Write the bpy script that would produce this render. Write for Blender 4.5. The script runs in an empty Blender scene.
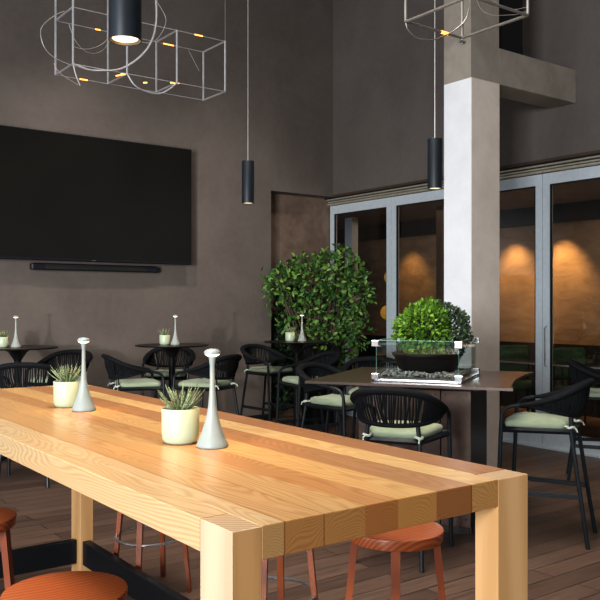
import bpy, bmesh, math, random
from math import sin, cos, pi, radians, atan2, sqrt
from mathutils import Vector, Matrix, noise
random.seed(7)
C = bpy.context.scene.collection
H = 1.5

# ------------------------------------------------------------------ mesh helpers
class MB:
    def __init__(self): self.v=[]; self.f=[]; self.mi=[]
    def add(self, vs, fs, mi=0):
        o=len(self.v); self.v+= [tuple(p) for p in vs]
        for f in fs: self.f.append([i+o for i in f]); self.mi.append(mi)
        return self
    def box(self, x0,x1,y0,y1,z0,z1, bev=0.0, mi=0, M=None):
        bm=bmesh.new(); bmesh.ops.create_cube(bm,size=1)
        bmesh.ops.scale(bm,vec=(x1-x0,y1-y0,z1-z0),verts=bm.verts)
        bmesh.ops.translate(bm,vec=((x0+x1)/2,(y0+y1)/2,(z0+z1)/2),verts=bm.verts)
        if bev>0: bmesh.ops.bevel(bm,geom=bm.edges[:],offset=bev,segments=1,profile=.6,affect='EDGES')
        if M is not None: bm.transform(M)
        bm.verts.ensure_lookup_table(); bm.verts.index_update()
        self.add([v.co[:] for v in bm.verts],[[v.index for v in f.verts] for f in bm.faces],mi)
        bm.free(); return self
    def tube(self, pts, r, n=8, mi=0, closed=False, sy=1.0):
        pts=[Vector(p) for p in pts]; N=len(pts)
        rs=r if isinstance(r,(list,tuple)) else [r]*N
        T=[]
        for i in range(N):
            a=pts[(i-1)%N] if (closed or i>0) else pts[0]
            b=pts[(i+1)%N] if (closed or i<N-1) else pts[-1]
            t=b-a; T.append(t.normalized() if t.length>1e-9 else Vector((0,0,1)))
        up=Vector((0,0,1)) if abs(T[0].z)<.9 else Vector((1,0,0))
        nrm=(up-T[0]*up.dot(T[0])).normalized()
        vs=[]
        for i in range(N):
            nrm=(nrm-T[i]*nrm.dot(T[i])).normalized(); bi=T[i].cross(nrm)
            for k in range(n):
                a=2*pi*k/n; vs.append(pts[i]+nrm*(cos(a)*rs[i]*sy)+bi*(sin(a)*rs[i]))
        fs=[]
        for i in range(N if closed else N-1):
            j=(i+1)%N
            for k in range(n):
                l=(k+1)%n; fs.append([i*n+k,i*n+l,j*n+l,j*n+k])
        if not closed: fs.append(list(range(n))[::-1]); fs.append([(N-1)*n+k for k in range(n)])
        return self.add(vs,fs,mi)
    def lathe(self, prof, n=32, c=(0,0,0), mi=0, sx=1, sy=1, cap=True):
        vs=[];fs=[]
        for (r,z) in prof:
            for k in range(n):
                a=2*pi*k/n; vs.append((c[0]+r*cos(a)*sx,c[1]+r*sin(a)*sy,c[2]+z))
        for i in range(len(prof)-1):
            for k in range(n):
                l=(k+1)%n; fs.append([i*n+k,i*n+l,(i+1)*n+l,(i+1)*n+k])
        if cap and prof[0][0]>1e-6: fs.append(list(range(n))[::-1])
        if cap and prof[-1][0]>1e-6: fs.append([(len(prof)-1)*n+k for k in range(n)])
        return self.add(vs,fs,mi)
    def leaf(self, p, d, up, L, Wd, mi=0, curl=.15):
        d=d.normalized(); s=d.cross(up)
        if s.length<1e-4: s=d.cross(Vector((1,0,0)))
        s.normalize(); nn=s.cross(d)
        vs=[p]
        for t,w in ((.3,.42),(.62,.45),(.85,.22)):
            m=p+d*(L*t)-nn*(curl*L*t*t)
            vs+= [m-s*(w*Wd)+nn*(.12*Wd), m-nn*(.06*Wd), m+s*(w*Wd)+nn*(.12*Wd)]
        vs.append(p+d*L-nn*(curl*L))
        fs=[[0,2,1],[0,3,2],[1,2,5,4],[2,3,6,5],[4,5,8,7],[5,6,9,8],[7,8,10],[8,9,10]]
        return self.add(vs,fs,mi)
    def build(self, name, mat, parent=None, smooth=35, loc=None):
        me=bpy.data.meshes.new(name); me.from_pydata(self.v,[],self.f); me.update()
        bm=bmesh.new(); bm.from_mesh(me); bmesh.ops.recalc_face_normals(bm,faces=bm.faces) if smooth!='leaf' else None
        bm.to_mesh(me); bm.free()
        for m in (mat if isinstance(mat,(list,tuple)) else [mat]): me.materials.append(m)
        if isinstance(mat,(list,tuple)):
            me.polygons.foreach_set('material_index',self.mi)
        if smooth and smooth!='leaf':
            me.polygons.foreach_set('use_smooth',[True]*len(me.polygons)); me.set_sharp_from_angle(angle=radians(smooth))
        o=bpy.data.objects.new(name,me); C.objects.link(o)
        if parent is not None: o.parent=parent
        if loc is not None: o.location=loc
        return o

def tag(o,label=None,cat=None,group=None,kind=None):
    if label: o['label']=label
    if cat: o['category']=cat
    if group: o['group']=group
    if kind: o['kind']=kind
    return o
def empty(name,loc=(0,0,0),rz=0,label=None,cat=None,group=None):
    o=bpy.data.objects.new(name,None); C.objects.link(o); o.location=loc; o.rotation_euler=(0,0,rz)
    o.empty_display_size=.1
    return tag(o,label,cat,group)
def copy_tree(o,parent=None):
    c=o.copy(); C.objects.link(c)
    if parent is not None: c.parent=parent
    for ch in list(o.children): copy_tree(ch,c)
    return c
def clone(o,loc,rz,label,group=None,scale=None):
    c=copy_tree(o); c.location=loc; c.rotation_euler=(0,0,rz); c['label']=label
    if group: c['group']=group
    if scale: c.scale=(scale,)*3
    return c
def bez(P,n=8):
    """Catmull-Rom through points"""
    P=[Vector(p) for p in P]; out=[]
    Q=[P[0]*2-P[1]]+P+[P[-1]*2-P[-2]]
    for i in range(1,len(Q)-2):
        p0,p1,p2,p3=Q[i-1:i+3]
        for k in range(n):
            t=k/n
            out.append(.5*((2*p1)+(p2-p0)*t+(2*p0-5*p1+4*p2-p3)*t*t+(3*p1-p0-3*p2+p3)*t**3))
    out.append(P[-1]); return out
def resample(P,n):
    L=[0]
    for a,b in zip(P,P[1:]): L.append(L[-1]+(b-a).length)
    out=[];j=0
    for i in range(n):
        s=L[-1]*i/(n-1)
        while j<len(P)-2 and L[j+1]<s: j+=1
        t=(s-L[j])/max(1e-9,L[j+1]-L[j]); out.append(P[j].lerp(P[j+1],min(1,max(0,t))))
    return out

# ------------------------------------------------------------------ materials
class NT:
    def __init__(s,name):
        s.m=bpy.data.materials.new(name); s.m.use_nodes=True; s.t=s.m.node_tree
        s.b=s.t.nodes['Principled BSDF']; s.out=s.t.nodes['Material Output']
    def n(s,typ,**k):
        x=s.t.nodes.new(typ)
        for a,b in k.items():
            if a.startswith('_'): setattr(x,a[1:],b)
            else: x.inputs[a].default_value=b
        return x
    def l(s,a,b): s.t.links.new(a,b)
    def math(s,op,a,b=None,c=None):
        x=s.n('ShaderNodeMath',_operation=op)
        for i,v in enumerate((a,b,c)):
            if v is None: continue
            if isinstance(v,(int,float)): x.inputs[i].default_value=v
            else: s.l(v,x.inputs[i])
        return x.outputs[0]
    def ramp(s,fac,stops,interp='LINEAR'):
        x=s.n('ShaderNodeValToRGB'); x.color_ramp.interpolation=interp
        e=x.color_ramp.elements
        while len(e)<len(stops): e.new(.5)
        for i,(p,c) in enumerate(stops): e[i].position=p; e[i].color=(*c,1)
        s.l(fac,x.inputs[0]); return x.outputs[0]
    def mix(s,fac,a,b,mode='MIX'):
        x=s.n('ShaderNodeMix',_data_type='RGBA',_blend_type=mode)
        for i,v in ((0,fac),(6,a),(7,b)):
            if isinstance(v,(int,float)): x.inputs[i].default_value=v
            elif isinstance(v,tuple): x.inputs[i].default_value=(*v,1) if len(v)==3 else v
            else: s.l(v,x.inputs[i])
        return x.outputs[2]
    def co(s,scale=(1,1,1),kind='Object',loc=(0,0,0)):
        t=s.n('ShaderNodeTexCoord'); m=s.n('ShaderNodeMapping'); m.inputs['Scale'].default_value=scale; m.inputs['Location'].default_value=loc
        s.l(t.outputs[kind],m.inputs[0]); return m.outputs[0]
    def noise(s,vec,scale,detail=3,rough=.5,dist=0):
        x=s.n('ShaderNodeTexNoise'); x.inputs['Scale'].default_value=scale; x.inputs['Detail'].default_value=detail
        x.inputs['Roughness'].default_value=rough; x.inputs['Distortion'].default_value=dist
        if vec is not None: s.l(vec,x.inputs['Vector'])
        return x.outputs[0]
    def bump(s,h,strength=.2,dist=.002):
        x=s.n('ShaderNodeBump'); x.inputs['Strength'].default_value=strength; x.inputs['Distance'].default_value=dist
        s.l(h,x.inputs['Height']); s.l(x.outputs[0],s.b.inputs['Normal'])
def simple(name,col,rough=.5,metal=0,spec=.5,var=.12,scale=20,bump=0,emit=None,estr=0,sheen=0,coat=0,bd=.002):
    N=NT(name); v=N.noise(N.co(),scale,3)
    d=tuple(c*(1-var) for c in col); e=tuple(min(1,c*(1+var)) for c in col)
    N.l(N.ramp(v,[(.3,d),(.7,e)]),N.b.inputs['Base Color'])
    N.b.inputs['Roughness'].default_value=rough; N.b.inputs['Metallic'].default_value=metal
    N.b.inputs['Specular IOR Level'].default_value=spec
    if coat: N.b.inputs['Coat Weight'].default_value=coat; N.b.inputs['Coat Roughness'].default_value=.15
    if sheen: N.b.inputs['Sheen Weight'].default_value=sheen
    if bump: N.bump(v,bump,bd)
    if emit: N.b.inputs['Emission Color'].default_value=(*emit,1); N.b.inputs['Emission Strength'].default_value=estr
    return N.m

def plaster(name,col,col2,rough=.75,sc=1.1):
    N=NT(name); co=N.co(kind='Object')
    a=N.noise(co,sc,5,.6,.6); b=N.noise(co,14,4,.6)
    f=N.math('ADD',N.math('MULTIPLY',a,.75),N.math('MULTIPLY',b,.25))
    N.l(N.ramp(f,[(.36,col),(.62,col2)]),N.b.inputs['Base Color'])
    N.b.inputs['Roughness'].default_value=rough; N.b.inputs['Specular IOR Level'].default_value=.3
    N.bump(b,.12,.004); return N.m
def wood_planks(name,edges,cols,axis='Y',ringscale=62,rough=.3,varn=.5):
    """solid wood whose growth rings run round each plank's own axis; one tone per plank"""
    N=NT(name); tc=N.n('ShaderNodeTexCoord'); sep=N.n('ShaderNodeSeparateXYZ'); N.l(tc.outputs['Object'],sep.inputs[0])
    X,Y,Z=sep.outputs
    span=edges[-1]-edges[0]
    u=N.math('DIVIDE',N.math('SUBTRACT',X,edges[0]),span)
    stops=[((edges[i]-edges[0])/span,cols[i]) for i in range(len(cols))]
    tone=N.ramp(u,[(p,(c[0]*.97,c[1]*1.04,c[2]*.95)) for p,c in stops],'CONSTANT')
    rnd=[(p,(random.random(),random.random(),random.random())) for p,_ in stops]
    rid=N.ramp(u,rnd,'CONSTANT'); rs=N.n('ShaderNodeSeparateColor'); N.l(rid,rs.inputs[0])
    n1=N.n('ShaderNodeTexNoise'); m1=N.n('ShaderNodeMapping'); m1.inputs['Scale'].default_value=(5,.9,5)
    off=N.n('ShaderNodeVectorMath',_operation='SCALE'); N.l(rid,off.inputs[0]); off.inputs['Scale'].default_value=9
    av=N.n('ShaderNodeVectorMath',_operation='ADD'); N.l(tc.outputs['Object'],av.inputs[0]); N.l(off.outputs[0],av.inputs[1])
    N.l(av.outputs[0],m1.inputs[0]); N.l(m1.outputs[0],n1.inputs['Vector']); n1.inputs['Scale'].default_value=1; n1.inputs['Detail'].default_value=2
    wob=N.math('MULTIPLY',N.math('SUBTRACT',n1.outputs[0],.5),.26)
    # ring centre per plank
    stc=[(p,((edges[i]+edges[i+1])/2/3.,)*3) for i,(p,_) in enumerate(stops)]
    cx=N.ramp(u,stc,'CONSTANT'); cs=N.n('ShaderNodeSeparateColor'); N.l(cx,cs.inputs[0])
    dx=N.math('SUBTRACT',X,N.math('MULTIPLY',cs.outputs[0],3.))
    dx=N.math('ADD',dx,N.math('MULTIPLY',N.math('SUBTRACT',rs.outputs[0],.5),.16))
    dz=N.math('ADD',N.math('SUBTRACT',Z,.93),N.math('MULTIPLY',rs.outputs[1],.10))
    tilt=N.math('MULTIPLY',Y,N.math('MULTIPLY',N.math('SUBTRACT',rs.outputs[2],.5),.06))
    dz=N.math('ADD',dz,tilt)
    r=N.math('SQRT',N.math('ADD',N.math('MULTIPLY',dx,dx),N.math('MULTIPLY',dz,dz)))
    r=N.math('ADD',r,wob)
    ph=N.math('MULTIPLY',r,ringscale*2*pi*2)
    w=N.math('MULTIPLY',N.math('ADD',N.math('SINE',ph),1),.5); w=N.math('POWER',w,1.8)
    # fibres
    m2=N.n('ShaderNodeMapping'); m2.inputs['Scale'].default_value=(260,5,260); N.l(av.outputs[0],m2.inputs[0])
    fib=N.noise(m2.outputs[0],1,2)
    m3=N.n('ShaderNodeMapping'); m3.inputs['Scale'].default_value=(6,1.2,6); N.l(av.outputs[0],m3.inputs[0])
    blotch=N.noise(m3.outputs[0],1,3)
    k=N.math('ADD',N.math('MULTIPLY',w,varn),N.math('MULTIPLY',N.math('SUBTRACT',fib,.35),.5))
    dark=N.mix(1.0,tone,(.55,.40,.30),'MULTIPLY')
    c=N.mix(k,tone,dark)
    c=N.mix(N.math('MULTIPLY',blotch,.35),c,N.mix(1.0,tone,(1.15,1.05,.95),'MULTIPLY'))
    gn=N.n('ShaderNodeNewGeometry'); gs=N.n('ShaderNodeSeparateXYZ'); N.l(gn.outputs['Normal'],gs.inputs[0])
    c=N.mix(N.math('GREATER_THAN',N.math('ABSOLUTE',gs.outputs[1]),.7),c,N.mix(1.0,c,(.60,.50,.38),'MULTIPLY'))
    sm=[]; wd=.0011
    for e in edges[1:-1]: sm+=[((e-wd-edges[0])/span,(1,1,1)),((e+wd-edges[0])/span,(0,0,0))]
    c=N.mix(N.ramp(u,[(0,(0,0,0))]+[(p,v) for p,v in sm],'CONSTANT'),c,N.mix(1.0,c,(.62,.52,.45),'MULTIPLY'))
    tn=N.math('MULTIPLY',N.math('SUBTRACT',N.noise(N.co((0.01,1.3,0.01)),1,1),.5),1.)
    c=N.mix(N.math('ADD',.25,N.math('MULTIPLY',N.math('SUBTRACT',n1.outputs[0],.5),1.6)),c,N.mix(1.0,c,(1.14,1.0,.88),'MULTIPLY'))
    # seams
    seam=None
    N.l(c,N.b.inputs['Base Color'])
    N.l(N.math('ADD',rough,N.math('MULTIPLY',fib,.12)),N.b.inputs['Roughness'])
    N.b.inputs['Coat Weight'].default_value=.25; N.b.inputs['Coat Roughness'].default_value=.2
    N.bump(fib,.06,.001)
    return N.m
def wood_grain(name,c1,c2,scale=(30,30,1.6),rough=.4,wv=2.2,dist=3.0,coat=.1,fine=(240,240,6)):
    N=NT(name); co=N.co(scale)
    w=N.n('ShaderNodeTexWave',_wave_type='BANDS',_bands_direction='DIAGONAL'); w.inputs['Scale'].default_value=wv/10; w.inputs['Distortion'].default_value=dist
    w.inputs['Detail'].default_value=2; w.inputs['Detail Scale'].default_value=.35
    N.l(co,w.inputs['Vector'])
    fib=N.noise(N.co(fine),1,2)
    f=N.math('ADD',N.math('MULTIPLY',w.outputs[1],.6),N.math('MULTIPLY',fib,.4))
    N.l(N.ramp(f,[(.25,c1),(.75,c2)]),N.b.inputs['Base Color'])
    N.b.inputs['Roughness'].default_value=rough; N.b.inputs['Coat Weight'].default_value=coat; N.b.inputs['Coat Roughness'].default_value=.2
    N.bump(fib,.08,.001); return N.m

M={}
M['taupe']=plaster('taupe_plaster',(.122,.100,.087),(.156,.130,.114))
M['taupe2']=plaster('taupe_fascia',(.125,.106,.096),(.155,.132,.120))
M['niche']=plaster('niche_brown',(.12,.080,.060),(.21,.15,.115),sc=2.2)
M['brown']=simple('brown_trim',(.07,.045,.032),.6)
M['white']=plaster('column_white',(.80,.80,.82),(.88,.88,.90),.6,2.)
M['beige']=plaster('beam_concrete',(.29,.25,.21),(.37,.325,.275),.7,3.)
M['alu']=simple('pale_aluminium',(.66,.73,.78),.42,.25,var=.05)
M['champ']=simple('champagne_track',(.62,.58,.48),.4,.6)
M['black']=simple('satin_black',(.006,.006,.007),.38,spec=.4)
M['blackmat']=simple('matt_black',(.008,.008,.009),.7)
M['tvbody']=simple('television_casing',(.012,.013,.02),.35)
M['frame']=simple('charcoal_metal',(.013,.017,.021),.40,.1,spec=.4,var=.1)
M['pend']=simple('anthracite_lamp',(.011,.015,.020),.45,.1,spec=.4)
M['rail']=simple('blackened_wood',(.007,.008,.010),.42,spec=.35,bump=.2,scale=60)
M['steel']=simple('brushed_steel',(.62,.62,.63),.25,.9,var=.08)
M['chrome']=simple('bright_chrome',(.85,.86,.88),.15,.9,var=.02)
M['wire']=simple('silver_wire',(.55,.53,.50),.35,.7)
M['rod']=simple('grey_rod',(.5,.5,.52),.35,.6)
M['lampw']=simple('pale_lamp_metal',(.26,.31,.305),.42,0,var=.04)
M['glow']=simple('lamp_glow',(1,.9,.75),.4,emit=(1.,.78,.5),estr=1.7)
M['led']=simple('amber_led',(1,.5,.15),.4,emit=(1.,.30,.05),estr=3.5)
M['pglow']=simple('pendant_glow',(1,.85,.6),.4,emit=(1.,.80,.52),estr=1.6)
M['pot']=simple('pale_green_ceramic',(.43,.50,.355),.42,var=.03,coat=.15)
M['soil']=simple('dark_soil',(.035,.028,.02),.9,var=.5,scale=150,bump=.6)
M['gravel']=simple('grey_gravel',(.20,.195,.185),.6,var=.6,scale=120,bump=.5)
M['firetop']=simple('bronze_metal_top',(.070,.042,.032),.30,.25,var=.15,scale=4,coat=.15)
M['panel']=simple('bronze_panel',(.085,.054,.042),.38,.5,var=.35,scale=7)
M['darkbronze']=simple('dark_bronze',(.035,.024,.02),.4,.3)
M['intwall']=None
def cushion_mat():
    N=NT('sage_cushion'); co=N.co(); a=N.noise(co,9,3); b=N.noise(co,400,2)
    N.l(N.ramp(a,[(.3,(.27,.325,.21)),(.7,(.35,.405,.28))]),N.b.inputs['Base Color'])
    N.b.inputs['Roughness'].default_value=.85; N.b.inputs['Sheen Weight'].default_value=.15
    N.bump(N.math('ADD',a,N.math('MULTIPLY',b,.15)),.5,.006); return N.m
M['cushion']=cushion_mat()
M['tie']=simple('pale_tie',(.55,.6,.5),.8)
def rope_mat():
    N=NT('charcoal_rope'); co=N.co((1,1,1)); w=N.n('ShaderNodeTexWave',_wave_type='BANDS',_bands_direction='DIAGONAL'); w.inputs['Scale'].default_value=90; w.inputs['Distortion'].default_value=1
    N.l(co,w.inputs['Vector']); N.l(N.ramp(w.outputs[1],[(0,(.004,.0045,.0055)),(1,(.010,.0115,.014))]),N.b.inputs['Base Color'])
    N.b.inputs['Roughness'].default_value=.8; N.b.inputs['Specular IOR Level'].default_value=.25; N.bump(w.outputs[1],.5,.003); return N.m
M['rope']=rope_mat()
def leaf_mat(name,c1,c2,c3,rough=.4):
    N=NT(name); g=N.n('ShaderNodeNewGeometry')
    a=g.outputs['Random Per Island']; N.l(N.ramp(a,[(0,c1),(.55,c2),(1,c3)]),N.b.inputs['Base Color'])
    N.b.inputs['Roughness'].default_value=rough
    N.b.inputs['Transmission Weight'].default_value=0
    N.b.inputs['Subsurface Weight'].default_value=0
    tr=N.n('ShaderNodeBsdfTranslucent'); N.l(N.ramp(a,[(0,c2),(1,c3)]),tr.inputs[0])
    mx=N.n('ShaderNodeMixShader'); mx.inputs[0].default_value=.25
    N.l(N.b.outputs[0],mx.inputs[1]); N.l(tr.outputs[0],mx.inputs[2]); N.l(mx.outputs[0],N.out.inputs[0]); return N.m
M['leaf']=leaf_mat('glossy_leaves',(.030,.095,.026),(.090,.22,.05),(.34,.52,.13))
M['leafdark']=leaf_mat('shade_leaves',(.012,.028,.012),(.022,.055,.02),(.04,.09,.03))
M['box']=leaf_mat('bright_shrub_leaves',(.05,.13,.012),(.12,.27,.025),(.28,.44,.06),.5)
M['box2']=leaf_mat('grey_green_leaves',(.03,.055,.03),(.06,.10,.055),(.13,.18,.10),.5)
M['bark']=simple('brown_bark',(.10,.07,.05),.85,var=.3,scale=60,bump=.6)
def aloe_mat():
    N=NT('striped_succulent'); g=N.n('ShaderNodeNewGeometry'); tc=N.n('ShaderNodeTexCoord')
    n=N.noise(tc.outputs['Object'],240,2)
    a=N.ramp(n,[(.45,(.10,.16,.07)),(.56,(.42,.45,.33))]); b=N.ramp(g.outputs['Random Per Island'],[(0,(.55,.65,.5)),(1,(1,1,1))])
    N.l(N.mix(1.,a,b,'MULTIPLY'),N.b.inputs['Base Color']); N.b.inputs['Roughness'].default_value=.45; return N.m
M['aloe']=aloe_mat()
def glass_mat(name,tint,fac=.0,rough=.0,ior=1.45):
    N=NT(name); tr=N.n('ShaderNodeBsdfTransparent'); tr.inputs[0].default_value=(*tint,1)
    gl=N.n('ShaderNodeBsdfGlossy'); gl.inputs['Roughness'].default_value=rough
    lw=N.n('ShaderNodeLayerWeight'); lw.inputs[0].default_value=.5; fr_=N.math('ADD',.045,N.math('MULTIPLY',N.math('POWER',lw.outputs['Facing'],4.),.75))
    mx=N.n('ShaderNodeMixShader'); N.l(N.math('ADD',fr_,fac),mx.inputs[0]); N.l(tr.outputs[0],mx.inputs[1]); N.l(gl.outputs[0],mx.inputs[2])
    N.l(mx.outputs[0],N.out.inputs[0]); return N.m
M['glass']=glass_mat('tinted_glass',(.66,.62,.58),.04)
M['clear']=glass_mat('clear_glass',(.90,.96,.94),.03)
M['gedge']=simple('green_glass_edge',(.20,.36,.30),.2,var=.05)
def floor_mat():
    N=NT('dark_floorboards'); co=N.co()
    br=N.n('ShaderNodeTexBrick'); br.offset=.37; br.inputs['Scale'].default_value=1; br.inputs['Brick Width'].default_value=1.9; br.inputs['Row Height'].default_value=.145
    br.inputs['Mortar Size'].default_value=.004; br.inputs['Mortar Smooth'].default_value=.3; br.inputs['Bias'].default_value=-.1
    br.inputs['Color1'].default_value=(.085,.053,.041,1); br.inputs['Color2'].default_value=(.150,.096,.072,1); br.inputs['Mortar'].default_value=(.025,.016,.012,1)
    N.l(co,br.inputs['Vector'])
    f=N.noise(N.co((3,60,1)),1,4,.6,.3)
    c=N.mix(.8,br.outputs[0],N.ramp(f,[(.3,(.55,.55,.55)),(.7,(1.35,1.3,1.25))]),'MULTIPLY')
    N.l(c,N.b.inputs['Base Color']); N.l(N.ramp(f,[(.2,(.34,)*3),(.8,(.52,)*3)]),N.b.inputs['Roughness'])
    N.b.inputs['Specular IOR Level'].default_value=.4
    N.bump(N.math('SUBTRACT',N.math('MULTIPLY',f,.4),br.outputs[1]),.35,.004); return N.m
M['floor']=floor_mat()

# ------------------------------------------------------------------ the room
def struct(name,mb,mat,sm=35): return tag(mb.build(name,mat,smooth=sm),kind='structure')
XL=-5.0; YB=-4.0; ZC=6.6; YW=8.63; XG=7.1
struct('floor',MB().box(XL-.3,10.2,YB-.3,12.2,-.12,0),M['floor'],None)
struct('ceiling',MB().box(XL-.3,7.4,YB-.3,9.1,ZC,ZC+.15),simple('dark_ceiling',(.03,.026,.024),.8),None)
# television wall with the recess beside the doors
struct('wall_back',MB().box(XL-.3,5.977,YW,YW+.3,0,ZC),M['taupe'],None)
struct('wall_lintel',MB().box(5.977,7.3,YW,YW+.3,2.96,ZC),M['taupe'],None)
struct('wall_niche',MB().box(5.95,7.16,8.84,8.95,0,2.97),M['niche'],None)
# fascia above the doors
struct('wall_right',MB().box(7.004,7.3,YB,YW,2.975,ZC),M['taupe2'],None)
struct('trim_1',MB().box(7.0,7.02,YB,YW,2.955,2.985),M['brown'],None)
struct('gap_shade',MB().box(7.02,7.3,YB,8.84,2.945,2.985),M['blackmat'],None)  # black strip standing in for the shaded gap above the tracks
struct('trim_2',MB().box(7.06,7.2,YB,8.83,2.862,2.885,.003).box(7.075,7.2,YB,8.83,2.895,2.915,.003).box(7.05,7.2,YB,8.83,2.925,2.945,.003),M['champ'])
struct('wall_front',MB().box(XL,-1.5,YB-.3,YB,0,ZC).box(-1.5,3.5,YB-.3,YB,0,.9).box(-1.5,3.5,YB-.3,YB,4.2,ZC).box(3.5,7.3,YB-.3,YB,0,ZC),M['taupe2'],None)
wl=MB()
for a,b in ((YB,-3.2),(1.6,2.2),(7.0,YW)): wl.box(XL-.3,XL,a,b,0,ZC)
wl.box(XL-.3,XL,-3.2,1.6,0,.5).box(XL-.3,XL,-3.2,1.6,4.6,ZC).box(XL-.3,XL,2.2,7.0,0,.5).box(XL-.3,XL,2.2,7.0,4.6,ZC)
struct('wall_left',wl,M['taupe2'],None)
# folding glass doors: 1.2 m leaves, side by side
ys=[8.82,7.585,6.40,5.293,4.08,2.88,1.68,.48,-.72,-1.92]
for i in range(len(ys)-1):
    y1,y0=ys[i],ys[i+1]
    y0+=.003; y1-=.003; s=.085; zt=2.854; zb=.02; top=.115; bot=.155
    if i: y1-=.0
    mb=MB()
    def quadprism(pts,x0,x1):
        vs=[(x0,p[0],p[1]) for p in pts]+[(x1,p[0],p[1]) for p in pts]
        mb.add(vs,[[0,1,2,3],[7,6,5,4]]+[[k,(k+1)%4,(k+1)%4+4,k+4] for k in range(4)])
    a0,a1=y0+s,y1-s
    quadprism([(y0,zb),(y0,zt),(a0,zt-top),(a0,zb+bot)],7.104,7.16)
    quadprism([(y1,zb),(y1,zt),(a1,zt-top),(a1,zb+bot)],7.104,7.16)
    quadprism([(y0,zt),(y1,zt),(a1,zt-top),(a0,zt-top)],7.104,7.16)
    quadprism([(y0,zb),(y1,zb),(a1,zb+bot),(a0,zb+bot)],7.104,7.16)
    d=tag(mb.build('door_%d'%(i+1),M['alu'],smooth=None),kind='structure')
    g=MB().add([(7.13,a0,zb+bot),(7.13,a1,zb+bot),(7.13,a1,zt-top),(7.13,a0,zt-top)],[[0,1,2,3]]).build('glass_pane',M['glass'],d,None)
    gk=MB()
    for (p,q) in ((a0-.001,a0+.014),(a1-.014,a1+.001)): gk.box(7.11,7.127,p,q,zb+bot,zt-top)
    gk.box(7.11,7.127,a0,a1,zt-top-.012,zt-top)
    gk.build('gasket',M['blackmat'],d,None)
    if i==3:
        MB().tube([(7.09,a1+.03,.85),(7.06,a1+.03,.87),(7.055,a1+.03,1.25),(7.09,a1+.03,1.27)],.006,8).build('handle',M['chrome'],d)
struct('trim_3',MB().box(7.08,7.2,YB,8.83,0,.022),M['alu'],None)
struct('baseboard_back',MB().box(XL,5.977,YW-.012,YW,0,.09,.003),M['blackmat'])
# column with its cross beam
col=MB().box(5.469,5.843,4.823,5.143,0,3.486)
struct('column',col,None or M['white'],None)
struct('column_upper',MB().box(5.469,5.843,4.823,5.143,3.486,ZC),M['beige'],None)  # upper column in the beam's darker beige
struct('beam',MB().box(5.843,7.004,4.823,5.127,3.486,3.813,.004),M['beige'],None)
# thin beige layer over the column's right-hand face
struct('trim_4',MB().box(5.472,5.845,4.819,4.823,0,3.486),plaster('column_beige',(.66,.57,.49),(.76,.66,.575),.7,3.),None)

sb=empty('speaker_box',(6.04,4.98,3.813),0,'tall black rectangular box standing on the concrete beam beside the column','speaker')
MB().box(-.17,.215,-.10,.10,.0,1.2,.006).build('body',M['blackmat'],sb)
MB().box(.215,.245,-.08,.08,.0,.12,.004).build('bracket',M['blackmat'],sb)

# room behind the glass
def tan_mat():
    N=NT('tan_interior'); co=N.co((1,1,2.5)); a=N.noise(co,2.2,5,.65,1.)
    N.l(N.ramp(a,[(.3,(.20,.135,.085)),(.7,(.34,.235,.15))]),N.b.inputs['Base Color']); N.b.inputs['Roughness'].default_value=.6; return N.m
M['tan']=tan_mat()
struct('wall_inner',MB().box(9.6,9.75,-2,12.,.95,2.62),M['tan'],None)
struct('wall_inner_base',MB().box(9.58,9.75,-2,12.,0,.95),M['blackmat'],None)
struct('wall_inner_top',MB().box(9.45,9.75,-2,12.,2.62,2.86),M['blackmat'],None)
struct('ceiling_inner',MB().box(7.3,9.75,-2,12.,2.86,2.95),M['taupe2'],None)
struct('wall_inner_end',MB().box(7.3,9.75,12,12.15,0,2.95),M['niche'],None)
struct('wall_inner_side',MB().box(7.3,9.75,-2.15,-2,0,2.95),M['niche'],None)
struct('trim_5',MB().box(8.3,8.42,7.86,7.95,0,2.86),M['brown'],None)
struct('trim_6',MB().box(8.3,8.42,9.75,9.93,0,2.86),M['alu'],None)

# ------------------------------------------------------------------ the communal table
E_=[.855,.981,1.086,1.203,1.304,1.429,1.554,1.656,1.777]
tones=[(.58,.40,.25),(.52,.30,.15),(.54,.31,.15),(.46,.235,.105),(.60,.35,.16),(.41,.20,.095),(.64,.40,.20),(.36,.165,.082)]
M['table']=wood_planks('ash_planks',E_,tones)
M['leg']=wood_grain('pale_ash_post',(.48,.36,.235),(.57,.445,.30),(16,16,1.2),.32,2.4,2.)
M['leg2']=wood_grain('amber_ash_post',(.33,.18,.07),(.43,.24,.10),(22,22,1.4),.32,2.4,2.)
def endgrain():
    N=NT('end_grain'); w=N.n('ShaderNodeTexWave',_wave_type='RINGS',_rings_direction='Z'); w.inputs['Scale'].default_value=22; w.inputs['Distortion'].default_value=1.2
    w.inputs['Detail'].default_value=1
    N.l(N.co(loc=(.12,.04,0)),w.inputs['Vector']); N.l(N.ramp(w.outputs[1],[(0,(.36,.22,.12)),(1,(.60,.42,.26))]),N.b.inputs['Base Color'])
    N.b.inputs['Roughness'].default_value=.35; return N.m
M['endg']=endgrain()
M['leg3']=wood_grain('warm_ash_post',(.48,.27,.115),(.57,.34,.16),(22,22,1.4),.32,2.4,2.)
TY0,TY1=1.37,4.42
tb=empty('communal_table',(0,0,0),0,'long high timber table of striped ash planks in the foreground','table')
zt,zb=1.05,.98
def leg_cut(x0,x1,y0,y1): return (x0,x1,y0,y1)
legs=[(.855,.926,TY0,1.496),(1.656,1.777,TY0,1.447),(1.703,1.777,4.29,TY1),(.855,.929,4.29,TY1)]
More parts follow.
